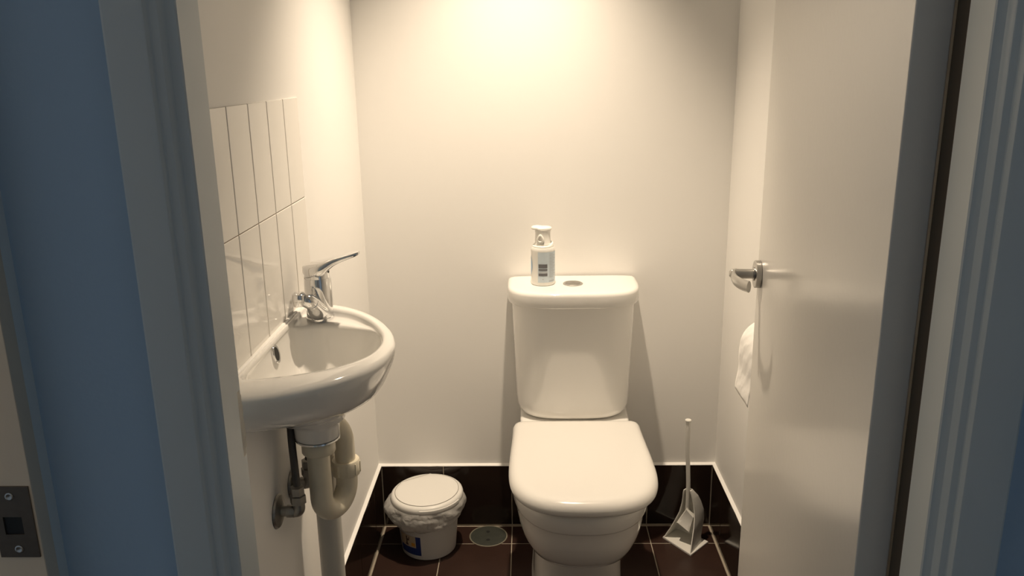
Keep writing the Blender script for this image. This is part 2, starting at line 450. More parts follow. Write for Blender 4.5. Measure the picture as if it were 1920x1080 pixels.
def mix(A, B, t, z): return [Vector((a.x + (b.x - a.x) * t, a.y + (b.y - a.y) * t, z)) for a, b in zip(A, B)]
RZ = .905
Rg = [circ(OC, .030, .717), circ(OC, .0385, .717), circ(OC, .0405, .720), circ(OC, .0412, .741), circ(OC, .045, .7495), circ(OC, .052, .7535)]
c6 = circ(OC, .060, 0)
for k, kx, z, t in ((.40, .48, .7600, .5), (.52, .56, .7710, .85), (.63, .66, .7855, 1), (.745, .765, .8030, 1), (.815, .830, .8150, 1), (.855, .868, .8225, 1), (.885, .895, .8305, 1), (.910, .918, .8400, 1), (.940, .945, .8530, 1), (.968, .972, .8670, 1), (.986, .988, .8780, 1)):
    Rg.append(mix(c6, scl(OO, k, z, kx=kx), t, z))
Rg += [scl(OO, .997, .8870), scl(OO, 1, .8930), mix(OO, LL, .02, .8965), mix(OO, LL, .06, .8995), mix(OO, LL, .12, .9015), mix(OO, LL, .22, .9030), mix(OO, LL, .45, .9048), mix(OO, LL, .70, .9055), mix(OO, LL, .88, .9042), mix(OO, LL, .97, .9000)]
def led(t, z):
    out = []
    for a, b in zip(LL, BB):
        f = min(1, (a - b).length / .022); f = f * f * (3 - 2 * f)
        zn = {.8945: .8975, .8922: .8966, .8915: .8950, .8905: .8935, .8885: .8905}[z]
        out.append(Vector((a.x + (b.x - a.x) * t, a.y + (b.y - a.y) * t, zn + (z - zn) * f)))
    return out
Rg += [led(.05, .8945), led(.16, .8922), led(.6, .8915), led(.90, .8905), led(1.0, .8885)]
BC = Vector((-.375, -.9, 0))
def sB(k, z): return [Vector((BC.x + (p.x - BC.x) * k, BC.y + (p.y - BC.y) * k, z)) for p in BB]
Rg += [sB(.985, .882), sB(.96, .868), sB(.92, .848), sB(.86, .829), sB(.76, .811), sB(.62, .798), sB(.45, .790), sB(.25, .785), sB(.14, .783)]
basin = empty('wash_basin', (-.40, -.90, .70), 'small white wall-hung ceramic hand basin under the white tiles', 'basin')
G().rings(Rg, True, True).make('bowl', M['ceramic'], parent=basin, angle=75)
# overflow: black hole in a chrome ring on the wall-side face of the bowl
oc = Vector((-.4450, -.8960, .8805)); od = Vector((1, .05, .22)).normalized()
g = G(); g.axis([(.0115, -.004), (.0165, -.004), (.0170, .0003), (.0162, .0014), (.0138, .0015), (.0115, .0004)], oc, od, 32, caps=False)
g.make('overflow_ring', M['chrome'], parent=basin)
g = G(); g.axis([(.0138, -.002), (.0138, .0009)], oc, od, 28); g.make('overflow_hole', M['black'], parent=basin)
g = G(); g.lathe([(.002, .7835), (.019, .7840), (.0205, .7850), (.018, .7862), (.010, .7845), (.006, .7838)], (-.375, -.9), 32); g.make('drain_ring', M['chrome'], parent=basin)

# white glazed splashback tiles over the basin
g = G(); tx = XL + .0022
g.box((XL - .001, -1.2795, .708), (XL + .0009, -.582, 1.3085), 1)
for zi, (z0, z1) in enumerate(((.905, 1.1095), (1.1095, 1.3095), (.7055, .905))):
    for k in range(8):
        y1 = -.5825 - .0994 * k; y0 = y1 - .0994
        if y1 < -1.30: continue
        a = .0014; b = .0010
        Y0, Y1, Z0, Z1 = y0 + a, y1 - a, z0 + .0006, z1 - .0006
        if k == 0: Y1 = y1
        if zi == 2 and y1 > -.60: pass
        R = [[(XL - .001, Y0, Z0), (XL - .001, Y1, Z0), (XL - .001, Y1, Z1), (XL - .001, Y0, Z1)],
             [(tx - b, Y0, Z0), (tx - b, Y1, Z0), (tx - b, Y1, Z1), (tx - b, Y0, Z1)],
             [(tx, Y0 + b, Z0 + b), (tx, Y1 - b, Z0 + b), (tx, Y1 - b, Z1 - b), (tx, Y0 + b, Z1 - b)]]
        if zi < 2: g.rings(R, True, True, 0)
g2 = G(); g2.v, g2.f, g2.m = g.v, g.f, g.m
# keep the grout backing only behind the two visible rows
for i in range(8):
    x, y, z = g2.v[i]
    if z < .8: g2.v[i] = (x, y, .906)
G().tube([(XL + .0045, -1.16, RZ - .001), (XL + .0045, -.9, RZ - .001), (XL + .0045, -.645, RZ - .001)], .0042, 10, sub=2).make('caulk_bead', M['caulk'], parent=basin)
g2.make('tile_splashback', [M['walltile'], M['wgrout']], loc=(XL, -.93, .905), smooth=False,
        label='white oblong glazed wall tiles with thin brown joints above the basin', cat='tiles')

# ------------------------------------------------------------------ mixer tap on the basin ledge
tc = Vector((-.409, -.7225, .8915))
tap = empty('mixer_tap', tuple(tc), 'chrome single-lever mixer tap on the back ledge of the basin', 'tap')
g = G(); g.lathe([(.0265, .8915), (.0268, .8965), (.0255, .8975), (.0258, .9005), (.0255, .906), (.0262, .925), (.0262, .950), (.0258, .970), (.0252, .9745)], tc, 48)
g.make('body', M['chrome'], parent=tap)
g = G()
# lever: collar that sweeps up into a long flat blade
sec = [(-.0265, .9755, .984, .024), (-.0255, .9755, .9985, .0255), (-.012, .9755, 1.0030, .0262), (.006, .9755, 1.0065, .0262), (.016, .9800, 1.0092, .0250), (.025, .9895, 1.0120, .0215),
       (.036, .9985, 1.0152, .0175), (.050, 1.0055, 1.0185, .0150), (.066, 1.0115, 1.0220, .0135), (.078, 1.0160, 1.0245, .0115), (.0835, 1.0190, 1.0250, .0075)]
R = []
ld = Vector((1.0, .0, 0)).normalized(); lw = Vector((-ld.y, ld.x, 0))
for u, z0, z1, w in sec:
    ring = []
    for j in range(28):
        a = 2 * PI * j / 28; ca, sa = math.cos(a), math.sin(a)
        x = math.copysign(abs(ca) ** .6, ca) * w; zz = (z0 + z1) / 2 + math.copysign(abs(sa) ** .75, sa) * (z1 - z0) / 2
        # round plan near the collar
        uu = u
        ring.append(tc + ld * uu + lw * x + Vector((0, 0, zz - tc.z)))
    R.append(ring)
g.rings(R, True, True)
# shape the collar part round in plan
nv = []
for p in g.v:
    p = Vector(p); d = p - tc; u = d.dot(ld); w = d.dot(lw)
    if u < .012:
        r = math.hypot(u, w)
        if r > .0264: k = .0264 / r; p = tc + ld * (u * k) + lw * (w * k) + Vector((0, 0, d.z))
    nv.append(tuple(p))
g.v = nv
g.make('lever', M['chrome'], parent=tap, angle=50)
g = G(); g.lathe([(.0235, .9735), (.0235, .992)], tc, 40); g.make('cartridge_collar', M['chrome'], parent=tap)
g = G(); g.axis([(.0030, 0), (.0030, .0008)], tc + Vector((.0232, -.003, .987 - .8915)), (1, -.15, 0), 16); g.make('indicator', M['black'], parent=tap)
g = G(); g.tube([tc + Vector((0, -.008, .018)), tc + Vector((.001, -.024, .026)), tc + Vector((.000, -.038, .038)), tc + Vector((-.002, -.047, .0455))], [.0225, .0185, .0155, .0135], 28, sub=8)
g.tube([tc + Vector((-.002, -.044, .044)), tc + Vector((-.006, -.050, .049)), tc + Vector((-.014, -.053, .0525))], [.0140, .0140, .0125], 24, sub=6)
spout = g.make('spout', M['chrome'], parent=tap, angle=60)
g = G(); g.lathe([(.009, .9335), (.0118, .9330), (.0125, .9340), (.0125, .9420), (.0132, .9428), (.0132, .9500), (.0122, .9555), (.0085, .9585), (.002, .9592)], tc + Vector((-.0235, -.052, 0)), 32)
g.make('aerator', M['chrome'], parent=spout, angle=40)
g = G(); g.axis([(.0022, 0), (.0022, .0006)], tc + Vector((.0025, -.0585, .0475)), (.15, -1, .25), 14); g.make('grub_screw', M['black'], parent=spout)

# ------------------------------------------------------------------ plastic trap and waste pipe under the basin
trap = empty('waste_trap', (-.388, -.86, .54), 'cream plastic U-bend trap and grey waste pipe beneath the basin', 'trap')
g = G(); g.lathe([(.031, .7170), (.0400, .7168), (.0405, .7140), (.0370, .7105), (.030, .7090)], OC, 44); g.make('flange', M['chrome'], parent=trap)
g = G()
cx, cy = OC.x, OC.y
g.lathe([(.022, .709), (.029, .7085), (.0305, .706), (.0305, .6885), (.029, .686), (.023, .6855)], (cx, cy), 40)
g.make('nut', M['pvc'], parent=trap)
bx, by = -.3575, -.815
A = Vector((cx - .002, cy, 0)); Bp = Vector((bx, by, 0)); ctr = (A + Bp) / 2; hd = (Bp - A) / 2
pts = [(A.x, A.y, .695), (A.x, A.y, .64), (A.x, A.y, .60)]
for k in range(0, 13):
    a = PI * k / 12; q = ctr - hd * math.cos(a)
    pts.append((q.x, q.y, (.592) - hd.length * 1.02 * math.sin(a)))
pts += [(Bp.x, Bp.y, .60), (Bp.x, Bp.y, .63)]
g = G(); g.tube(pts, .0208, 28, sub=4); g.make('u_bend', M['pvc'], parent=trap, angle=60)
g = G(); g.lathe([(.0212, .606), (.0265, .607), (.0275, .610), (.0275, .634), (.0255, .637), (.0215, .637)], (bx, by), 36)
for k in range(10):
    a = 2 * PI * k / 10
    g.box((bx + .0268 * math.cos(a) - .0018, by + .0268 * math.sin(a) - .0018, .611), (bx + .0268 * math.cos(a) + .0018, by + .0268 * math.sin(a) + .0018, .633))
g.make('collar', M['pvc'], parent=trap, angle=40)
gx, gy = -.4065, -.786
pts = [(bx, by, .63), (bx, by, .66), (bx - .001, by + .001, .681), (bx - .007, by + .004, .697), (bx - .018, by + .010, .7045), (bx - .030, by + .018, .7005), (gx + .004, gy - .003, .684), (gx, gy, .660), (gx, gy, .62)]
g = G(); g.tube(pts, .0193, 28, sub=6); g.make('elbow', M['pvc'], parent=trap, angle=60)
g = G(); g.lathe([(.0240, .002), (.0240, .640), (.0225, .642)], (gx, gy), 36); g.make('waste_pipe', M['pvcgrey'], parent=trap, label='grey painted waste pipe')

# ------------------------------------------------------------------ two water valves on the wall
def valve(y, z, label, up_to, reach):
    r = empty('water_valve', (XL, y, z), label, 'valve', 'water valves under the basin')
    g = G(); g.axis([(.030, 0), (.0315, .0015), (.029, .005), (.018, .0075), (.0115, .0085)], (XL, y, z), (1, 0, 0), 40); g.make('escutcheon', M['dullmetal'], parent=r)
    g = G(); x1 = XL + reach
    g.axis([(.0095, .004), (.0095, reach * .45), (.0115, reach * .47), (.0115, reach * .8), (.010, reach * .85)], (XL, y, z), (1, 0, 0), 24)
    g.tube([(x1 - .012, y, z), (x1 - .004, y, z + .0005), (x1, y, z + .006), (x1, y, z + .022)], [.0105, .0112, .0112, .0105], 20, sub=6)
    g.make('elbow', M['dullmetal'], parent=r, angle=40)
    g = G(); g.axis([(.0105, .016), (.0145, .017), (.0145, .032), (.0105, .034)], (x1, y, z), (0, 0, 1), 6)
    g.axis([(.0095, .033), (.0125, .034), (.0125, .049), (.0085, .051)], (x1, y, z), (0, 0, 1), 6)
    g.make('nut', M['dullmetal'], parent=r, angle=30)
    g = G(); g.tube([(x1, y, z + .045)] + up_to, .0068, 18, sub=8); g.make('hose', M['darkhose'], parent=r, angle=60)
valve(-.925, .589, 'tarnished water valve with a round wall plate, nearer the doorway under the basin',
      [(-.425, -.915, .665), (-.432, -.897, .71), (-.437, -.880, .745), (-.438, -.872, .760)], .040)
valve(-.826, .592, 'tarnished water valve with a round wall plate, half hidden behind the cream trap',
      [(-.424, -.826, .66), (-.425, -.825, .70), (-.428, -.822, .742), (-.428, -.818, .760)], .034)

# ------------------------------------------------------------------ toilet
TXC = .1215
def dshape(hw, yb, yf, n=2.4, ym=None, hwb=None, rc=.03, N=128, xc=TXC):
    """D outline: straight back, sides, curved front; starts at the front centre"""
    ym = yb + (yf - yb) * .52 if ym is None else ym
    hwb = hw if hwb is None else hwb
    P = []
    for k in range(41):
        a = PI / 2 * k / 40
        P.append((hw * math.sin(a) ** (2 / n), ym + (yf - ym) * math.cos(a) ** (2 / n)))
    for k in range(1, 13):
        t = k / 12; y = ym + (yb - rc - ym) * t
        P.append((hw + (hwb - hw) * (t * t * (3 - 2 * t)), y))
    for k in range(1, 9):
        a = PI / 2 * k / 8
        P.append((hwb - rc + rc * math.cos(a), yb - rc + rc * math.sin(a)))
    P.append((0, yb))
    full = P + [(-x, y) for x, y in reversed(P[1:-1])]
    R = resample([(xc + x, y, 0) for x, y in full], N)
    return R
def at(P, z): return [Vector((p.x, p.y, z)) for p in P]
toilet = empty('toilet', (TXC, -.30, 0), 'white close-coupled toilet with its lid closed, against the back wall', 'toilet')
g = G()
R = []
for hw, yb, yf, n, hwb, z in (
        (.122, -.03, -.455, 3.4, .115, .0), (.122, -.03, -.455, 3.4, .115, .006), (.119, -.03, -.452, 3.4, .112, .012), (.1165, -.03, -.449, 3.4, .108, .06),
        (.1150, -.03, -.448, 3.4, .106, .12), (.1150, -.03, -.449, 3.3, .106, .158), (.1165, -.03, -.453, 3.2, .107, .178), (.1200, -.03, -.475, 3.0, .110, .187), (.1260, -.03, -.505, 2.75, .113, .194),
        (.1330, -.03, -.530, 2.6, .117, .203), (.1420, -.03, -.553, 2.62, .122, .219), (.1500, -.03, -.570, 2.6, .128, .241), (.1570, -.03, -.584, 2.62, .134, .270), (.1615, -.03, -.593, 2.62, .140, .300), (.1640, -.03, -.5975, 2.62, .143, .331),
        (.1645, -.03, -.5990, 2.62, .144, .334), (.1695, -.03, -.6050, 2.62, .147, .3365), (.1712, -.03, -.6085, 2.62, .149, .342), (.1718, -.03, -.6100, 2.62, .150, .365), (.1710, -.03, -.6095, 2.62, .150, .377), (.1665, -.03, -.604, 2.62, .148, .3825), (.1560, -.03, -.592, 2.62, .140, .3845)):
    R.append(at(dshape(hw, yb, yf, n, hwb=hwb), z))
g.rings(R, True, True)
# raised platform carrying the cistern
pl_ = [at(dshape(h, -.03, -.195, 5, hwb=h, rc=.02), z) for h, z in ((.148, .380), (.150, .400), (.150, .416), (.146, .4195), (.140, .420))]
g.rings(pl_, True, True)
g.make('pan', M['ceramic'], parent=toilet, angle=50)
g = G()
R = [at(dshape(.152, -.225, -.588, 2.35), .3850), at(dshape(.1570, -.22, -.5940, 2.35), .3870), at(dshape(.1580, -.22, -.5950, 2.35), .398), at(dshape(.155, -.222, -.592, 2.35), .4012)]
g.rings(R, True, True); g.make('seat', M['seatplastic'], parent=toilet, angle=50)
R = []
for d, z in ((.022, .4015), (.008, .4015), (.003, .4028), (.0, .4065), (-.001, .412), (.0, .418), (.003, .4245), (.0075, .4295), (.014, .4332), (.022, .4352), (.034, .4362), (.055, .4370), (.08, .4375), (.095, .4375), (.12, .4375)):
    R.append(at(dshape(.1770 - d, -.1845 - d, -.6410 + d, 2.75, ym=-.435, hwb=.1705 - d, rc=max(.004, .020 - d * .45), xc=TXC + .002), z))
g = G(); g.rings(R, True, True); g.make('seat_lid', M['seatplastic'], parent=toilet, angle=60)
# cistern
CXC = .119
def cshape(hw, yf, n=3.4, ym=-.045, rc=.006): return dshape(hw, -.0085, yf, n, ym=ym, rc=rc, xc=CXC)
R = []
for hw, yf, z in ((.118, -.145, .4205), (.130, -.158, .4215), (.141, -.167, .4255), (.149, -.1735, .432), (.1545, -.1770, .441), (.1575, -.1785, .453), (.1588, -.1790, .475), (.1630, -.1835, .60), (.1668, -.1865, .70), (.1675, -.187, .7490), (.160, -.180, .7500)):
    R.append(at(cshape(hw, yf), z))
g = G(); g.rings(R, True, True); cistern = g.make('cistern', M['ceramic'], parent=toilet, angle=50)
R = []
for d, z in ((.012, .7480), (.004, .7482), (.001, .7495), (.0, .7525), (0, .7790), (.0012, .7838), (.0040, .7872), (.0085, .7892), (.014, .7900), (.03, .7907), (.05, .7910), (.06, .7910), (.085, .7910)):
    R.append(at(cshape(.1795 - d, -.1985 + d), z))
g = G(); g.rings(R, True, True); g.make('cistern_lid', M['ceramic'], parent=cistern, angle=60)
g = G(); g.lathe([(.0268, .7905), (.0268, .7925), (.0252, .7936), (.0215, .7936), (.0208, .7926), (.0205, .7926)], (.118, -.0975), 40)
g.make('flush_button', M['satin'], parent=cistern, label='round steel flush button')
g = G(); g.lathe([(.0202, .7915), (.0200, .7934), (.019, .7940), (.004, .7944)], (.118, -.0975), 40); g.box((.1176, -.1165, .7935), (.1184, -.0785, .7946))
g.make('button_halves', M['dullmetal'], parent=cistern)

# ------------------------------------------------------------------ soap pump on the cistern
bc = Vector((.0372, -.0905, 0)); z0 = .7911
soap = empty('soap_dispenser', (bc.x, bc.y, z0), 'white pump soap bottle with a pale blue label on the cistern', 'soap bottle')
g = G(); g.lathe([(.026, z0), (.0305, z0 + .0008), (.0322, z0 + .004), (.0324, z0 + .012), (.0318, z0 + .05), (.0318, z0 + .088), (.0322, z0 + .094), (.0318, z0 + .099), (.0295, z0 + .1035), (.0235, z0 + .106)], bc, 56)
g.make('bottle', M['whiteplastic'], parent=soap)
g = G()
ring = []
R = []
for r, zz in ((.0230, .104), (.0228, .112)):
    R.append([(bc.x + r * math.cos(2 * PI * j / 40), bc.y + r * math.sin(2 * PI * j / 40), z0 + zz) for j in range(40)])
g.rings(R)
# collar rises towards the back
R = []
for r, k in ((.0292, 0), (.0290, .6), (.0270, 1.0), (.0225, 1.0)):
    R.append([(bc.x + r * math.cos(2 * PI * j / 40), bc.y + r * math.sin(2 * PI * j / 40), z0 + .1035 + k * (.0045 + .0075 * max(0, math.cos(2 * PI * j / 40 - .5)) ** 1.3)) for j in range(40)])
g.rings(R); g.make('collar', M['whiteplastic'], parent=soap)
g = G(); g.lathe([(.0215, z0 + .106), (.0215, z0 + .112), (.0208, z0 + .113), (.0205, z0 + .142), (.0215, z0 + .1475), (.022, z0 + .150)], bc, 40)
# drop-shaped nozzle mouth facing the front left
nd = Vector((-.35, -1, 0)).normalized(); na = Vector((nd.y, -nd.x, 0)) * -1
nc = bc + nd * .0195
R = []
for k, off in ((1.0, -.002), (1.0, .003), (.85, .0045), (.6, .0045), (.5, .002)):
    ring = []
    for j in range(28):
        a = 2 * PI * j / 28; w = .0098 * math.sin(a) * (1 - .38 * math.cos(a)) * k; hh = .0125 * math.cos(a) * k
        ring.append(nc + nd * off + na * w + Vector((0, 0, z0 + .127 + hh)))
    R.append(ring)
g.rings(R)
pump = g.make('pump', M['whiteplastic'], parent=soap, angle=40)
R = []
for k, zz in ((.9, .1485), (1.0, .1495), (1.02, .1515), (1.0, .1545), (.9, .1565), (.5, .1572)):
    R.append([(bc.x - .002 + (.0255 if math.cos(2 * PI * j / 48) > 0 else .0285) * k * math.copysign(abs(math.cos(2 * PI * j / 48)) ** .8, math.cos(2 * PI * j / 48)), bc.y + .020 * k * math.copysign(abs(math.sin(2 * PI * j / 48)) ** .8, math.sin(2 * PI * j / 48)), z0 + zz + .002 * (math.cos(2 * PI * j / 48) < -.3)) for j in range(48)])
g = G(); g.rings(R); g.make('press_top', M['whiteplastic'], parent=soap, angle=50)
def patch(g, c, rf, a0, a1, z0, z1, mi=0, n=20, off=.0004, nz=4):
    """curved label patch; angles in degrees, 0 faces the viewer side (-Y), + to the right"""
    v = []; f = []
    for k in range(nz + 1):
        z = z0 + (z1 - z0) * k / nz; r = rf(z) + off
        for j in range(n + 1):
            a = math.radians(a0 + (a1 - a0) * j / n); v.append((c.x + r * math.sin(a), c.y - r * math.cos(a), z))
    for k in range(nz):
        for j in range(n):
            q = k * (n + 1) + j; f.append((q, q + 1, q + n + 2, q + n + 1))
    g.add(v, f, mi)
rb = lambda z: .0322
g = G(); patch(g, bc, rb, -26, 88, z0 + .010, z0 + .093, 0); lab = g.make('label', M['labelpale'], parent=soap, label='pale blue paper label')
g = G()
for a, b in ((.0500, .0605), (.0430, .0475), (.0355, .0410), (.0280, .0350)):
    patch(g, bc, rb, -22, 20, z0 + a, z0 + b, 0 if a > .049 or a < .03 else (0 if a > .042 else 1), off=.0008)
g.make('barcode', [M['labelbar'], M['labelgrey']], parent=lab)
g = G()
for k in range(16): patch(g, bc, rb, 30, 52 + 26 * ((k * 7) % 5) / 5, z0 + .024 + .0042 * k, z0 + .0254 + .0042 * k, off=.0008, n=8, nz=1)
patch(g, bc, rb, 28, 62, z0 + .0125, z0 + .0155, off=.0008, nz=1); patch(g, bc, rb, -4, 2, z0 + .018, z0 + .0205, off=.0008, nz=1)
g.make('print', M['labelgrey'], parent=lab)
g = G(); v = []; f = []
for k in range(13):
    z = z0 + .022 + .06 * k / 12; w = 26 * math.sin(PI * k / 12) ** .8
    for j in range(5):
        a = math.radians(-88 + w * j / 4); v.append((bc.x + .0326 * math.sin(a), bc.y - .0326 * math.cos(a), z))
for k in range(12):
    for j in range(4): f.append((k * 5 + j, k * 5 + j + 1, k * 5 + j + 6, k * 5 + j + 5))
g.add(v, f); g.make('swoosh', M['labelsky'], parent=lab)

# ------------------------------------------------------------------ swing-lid waste bin with a bag
wc = Vector((-.3025, -.1155, 0))
bin_ = empty('waste_bin', (wc.x, wc.y, 0), 'small white plastic bucket bin with a flap lid and bag, left of the toilet', 'bin')
g = G(); g.lathe([(.070, .001), (.0765, .001), (.0785, .003), (.0790, .007), (.0850, .075), (.0905, .140), (.0925, .158), (.094, .160)], wc, 72)
g.make('bucket', M['binplastic'], parent=bin_)
def tilt(v): return [(p[0], p[1], p[2] + (p[0] - wc.x) * .026 + (p[1] - wc.y) * .01) for p in v]
g = G(); g.lathe([(.095, .152), (.0985, .1525), (.0998, .155), (.0998, .1605), (.1040, .162), (.1050, .1645), (.1048, .171), (.1030, .1765), (.0995, .1800), (.094, .1820), (.086, .1828), (.04, .1832)], wc, 80)
g.v = tilt(g.v); lid = g.make('lid', M['binplastic'], parent=bin_, angle=50)
# flap: raised D panel with a groove around it
FP = []
c0 = (-.3935, -.0640); c1 = (-.3040, -.0180)
rr = .0915
a0 = math.atan2(c0[1] - wc.y, c0[0] - wc.x); a1 = math.atan2(c1[1] - wc.y, c1[0] - wc.x)
def fpt(a, r): return (wc.x + r * math.cos(a), wc.y + r * math.sin(a))
span = (2 * PI - (a0 - a1)) if a0 > a1 else (2 * PI - (a0 + 2 * PI - a1))
arc = [fpt(a0 + span * k / 60, rr + (.003 if k in (0, 60) else 0)) for k in range(61)]
def flapring(k, z):
    cen = (sum(p[0] for p in arc) / 61, sum(p[1] for p in arc) / 61)
    return [(cen[0] + (p[0] - cen[0]) * k, cen[1] + (p[1] - cen[1]) * k, z) for p in arc]
g = G(); g.rings([flapring(1.0, .1815), flapring(1.0, .1832), flapring(.99, .1838), flapring(.9, .1841)], True, True)
g.v = tilt(g.v); g.make('flap', M['binplastic'], parent=lid, angle=30)
g = G(); g.rings([flapring(1.009, .1829), flapring(1.009, .18350), flapring(.995, .18350), flapring(.995, .1829)], False, False)
g.v = tilt(g.v); g.make('flap_gap', M['gapgrey'], parent=lid)
# finger tab at the front
R = []
for t in range(0, 25):
    a = math.radians(-95 + 70 * t / 24)
    R.append([(wc.x + r * math.cos(a), wc.y + r * math.sin(a), z) for r, z in ((.1025, .1745), (.1058, .1735), (.1068, .1660), (.1056, .1620), (.1025, .1620))])
g = G(); g.rings(R); g.v = tilt(g.v); g.make('finger_tab', M['binplastic'], parent=lid, angle=50)
# bag folded over the rim
g = G(); n = 200; rows = 16; R = []
for k in range(rows + 1):
    t = k / rows; ring = []
    for j in range(n):
        a = 2 * PI * j / n
        ux, uy = math.cos(a), math.sin(a)
        left = max(0, -ux * .95 - uy * .05) ** 5
        hem = .115 - .008 * noise.noise(Vector((ux * 2.2, uy * 2.2, 4))) - .014 * max(0, -uy) * (1 - .5 * ux) + .002 * noise.noise(Vector((ux * 13, uy * 13, 9)))
        z = .1660 + (hem - .1660) * t + (wc.x and ux * .0035)
        r0 = .1015 + (.0105 + .024 * left) * math.sin(PI * min(1, t * 1.0)) ** .7 * (1 - .25 * t)
        r0 += -.002 * max(0, t - .6) / .4
        fold = noise.noise(Vector((ux * 3.0 + z * 9, uy * 3.0, z * 34))) * .0062 + noise.noise(Vector((ux * 4.5 - z * 14, uy * 4.5, z * 85 + 5))) * .0036 + (.004 * left + .0012) * noise.noise(Vector((ux * 15, uy * 15, z * 90)))
        r = r0 + fold * min(1, t * 3.0)
        r = max(r, .0945)
        if uy > 0: r = min(r, (.1155 - .009) / max(uy, 1e-3))
        ring.append((wc.x + r * ux, wc.y + r * uy, z))
    R.append(ring)
# inner return
R.append([(wc.x + (.0935) * math.cos(2 * PI * j / n), wc.y + .0935 * math.sin(2 * PI * j / n), R[-1][j][2] + .002) for j in range(n)])
g.rings(R, False, False); g.make('bag', M['bag'], parent=bin_, angle=180, label='crumpled white plastic bag')
rk = lambda z: .0790 + (z - .007) * .0882
def binlab(g, a0, a1, za, zb, mi, off): patch(g, wc, rk, a0, a1, za, zb, mi, n=16, off=off)
g = G(); binlab(g, -62, -9, .016, .078, 0, .0004); bl = g.make('label', M['labelblue'], parent=bin_, label='blue picture label')
g = G(); binlab(g, -60, -19, .040, .078, 0, .0008); g.make('picture', M['labelcream'], parent=bl)
g = G(); binlab(g, -29, -21, .045, .056, 0, .0011); g.make('orange_patch', M['labelorange'], parent=bl)
g = G()
for a, b, za, zb in ((-42, -38.5, .050, .074), (-39, -34, .060, .066), (-44, -37, .044, .050), (-35, -33, .066, .073)): binlab(g, a, b, za, zb, 0, .0011)
g.make('figure', M['labeldark'], parent=bl)

# ------------------------------------------------------------------ round floor drain cover between bin and toilet
dc = Vector((-.1300, -.0668, 0))
drain = empty('floor_drain', (dc.x, dc.y, 0), 'round grey-green drain cover in the floor between bin and toilet', 'drain')
g = G(); g.lathe([(.0545, -.004), (.0575, -.004), (.0572, .0010), (.0560, .0016), (.0540, .0014), (.0532, .0002)], dc, 64, cap0=False, cap1=False); g.make('ring', M['drainring'], parent=drain)
g = G(); g.lathe([(.0535, -.002), (.0535, .0006), (.0500, .0010), (.020, .0012), (.002, .0012)], dc, 64); cov = g.make('cover', M['drain'], parent=drain)
for q in ((-.002, .022), (0, -.022)):
    g = G(); g.lathe([(.0060, .0008), (.0060, .00145), (.001, .00150)], dc + Vector((*q, 0)), 16); g.make('screw', M['black'], parent=cov)

# ------------------------------------------------------------------ toilet brush and its holder
hold = empty('brush_holder', (.455, -.11, 0), 'white plastic open-fronted toilet brush holder on the floor right of the toilet', 'brush holder')
# section corners by height: front-left edge A, front edge B, back right C, back left Dk
LV = [  # z, A, B, C, D
    (.0055, (.3925, -.0830), (.4550, -.1720), (.5060, -.1010), (.4400, -.0330)),
    (.020, (.3995, -.0840), (.4580, -.1640), (.5030, -.0970), (.4440, -.0370)),
    (.040, (.4090, -.0885), (.4625, -.1535), (.5070, -.0910), (.4500, -.0390)),
    (.070, (.4215, -.0930), (.4690, -.1390), (.5125, -.0860), (.4570, -.0450)),
    (.100, (.4320, -.0980), (.4722, -.1262), (.5100, -.0850), (.4600, -.0530)),
    (.130, (.4372, -.1010), (.4695, -.1192), (.4985, -.0890), (.4605, -.0650)),
    (.150, (.4385, -.1030), (.4652, -.1165), (.4880, -.0940), (.4600, -.0760)),
    (.166, (.4388, -.1045), (.4605, -.1150), (.4745, -.1000), (.4570, -.0860)),
    (.1735, (.4400, -.1050), (.4590, -.1140), (.4680, -.1010), (.4560, -.0900))]
def lerp2(a, b, t): return (a[0] + (b[0] - a[0]) * t, a[1] + (b[1] - a[1]) * t)
def sect(A, B, C, Dk, z, ins=0.0):
    cx = (A[0] + B[0] + C[0] + Dk[0]) / 4; cy = (A[1] + B[1] + C[1] + Dk[1]) / 4
    path = []
    for k in range(9): path.append(lerp2(A, Dk, k / 8 * .80))
    q0 = path[-1]; q1 = lerp2(Dk, C, .22)
    for k in range(1, 6):
        t = k / 6; path.append(((1 - t) ** 2 * q0[0] + 2 * t * (1 - t) * Dk[0] + t * t * q1[0], (1 - t) ** 2 * q0[1] + 2 * t * (1 - t) * Dk[1] + t * t * q1[1]))
    path.append(q1); q2 = lerp2(Dk, C, .80); path.append(lerp2(q1, q2, .5)); path.append(q2); q3 = lerp2(C, B, .16)
    for k in range(1, 6):
        t = k / 6; path.append(((1 - t) ** 2 * q2[0] + 2 * t * (1 - t) * C[0] + t * t * q3[0], (1 - t) ** 2 * q2[1] + 2 * t * (1 - t) * C[1] + t * t * q3[1]))
    for k in range(9): path.append(lerp2(q3, B, k / 8))
    out = []
    for i, p in enumerate(path):
        d = Vector((cx - p[0], cy - p[1], 0))
        if ins:
            a = path[max(0, i - 1)]; b = path[min(len(path) - 1, i + 1)]
            tn = Vector((b[0] - a[0], b[1] - a[1], 0)).normalized(); nn = Vector((-tn.y, tn.x, 0))
            if nn.dot(d) < 0: nn = -nn
            p = (p[0] + nn.x * ins, p[1] + nn.y * ins)
        out.append((p[0], p[1], z))
    return out
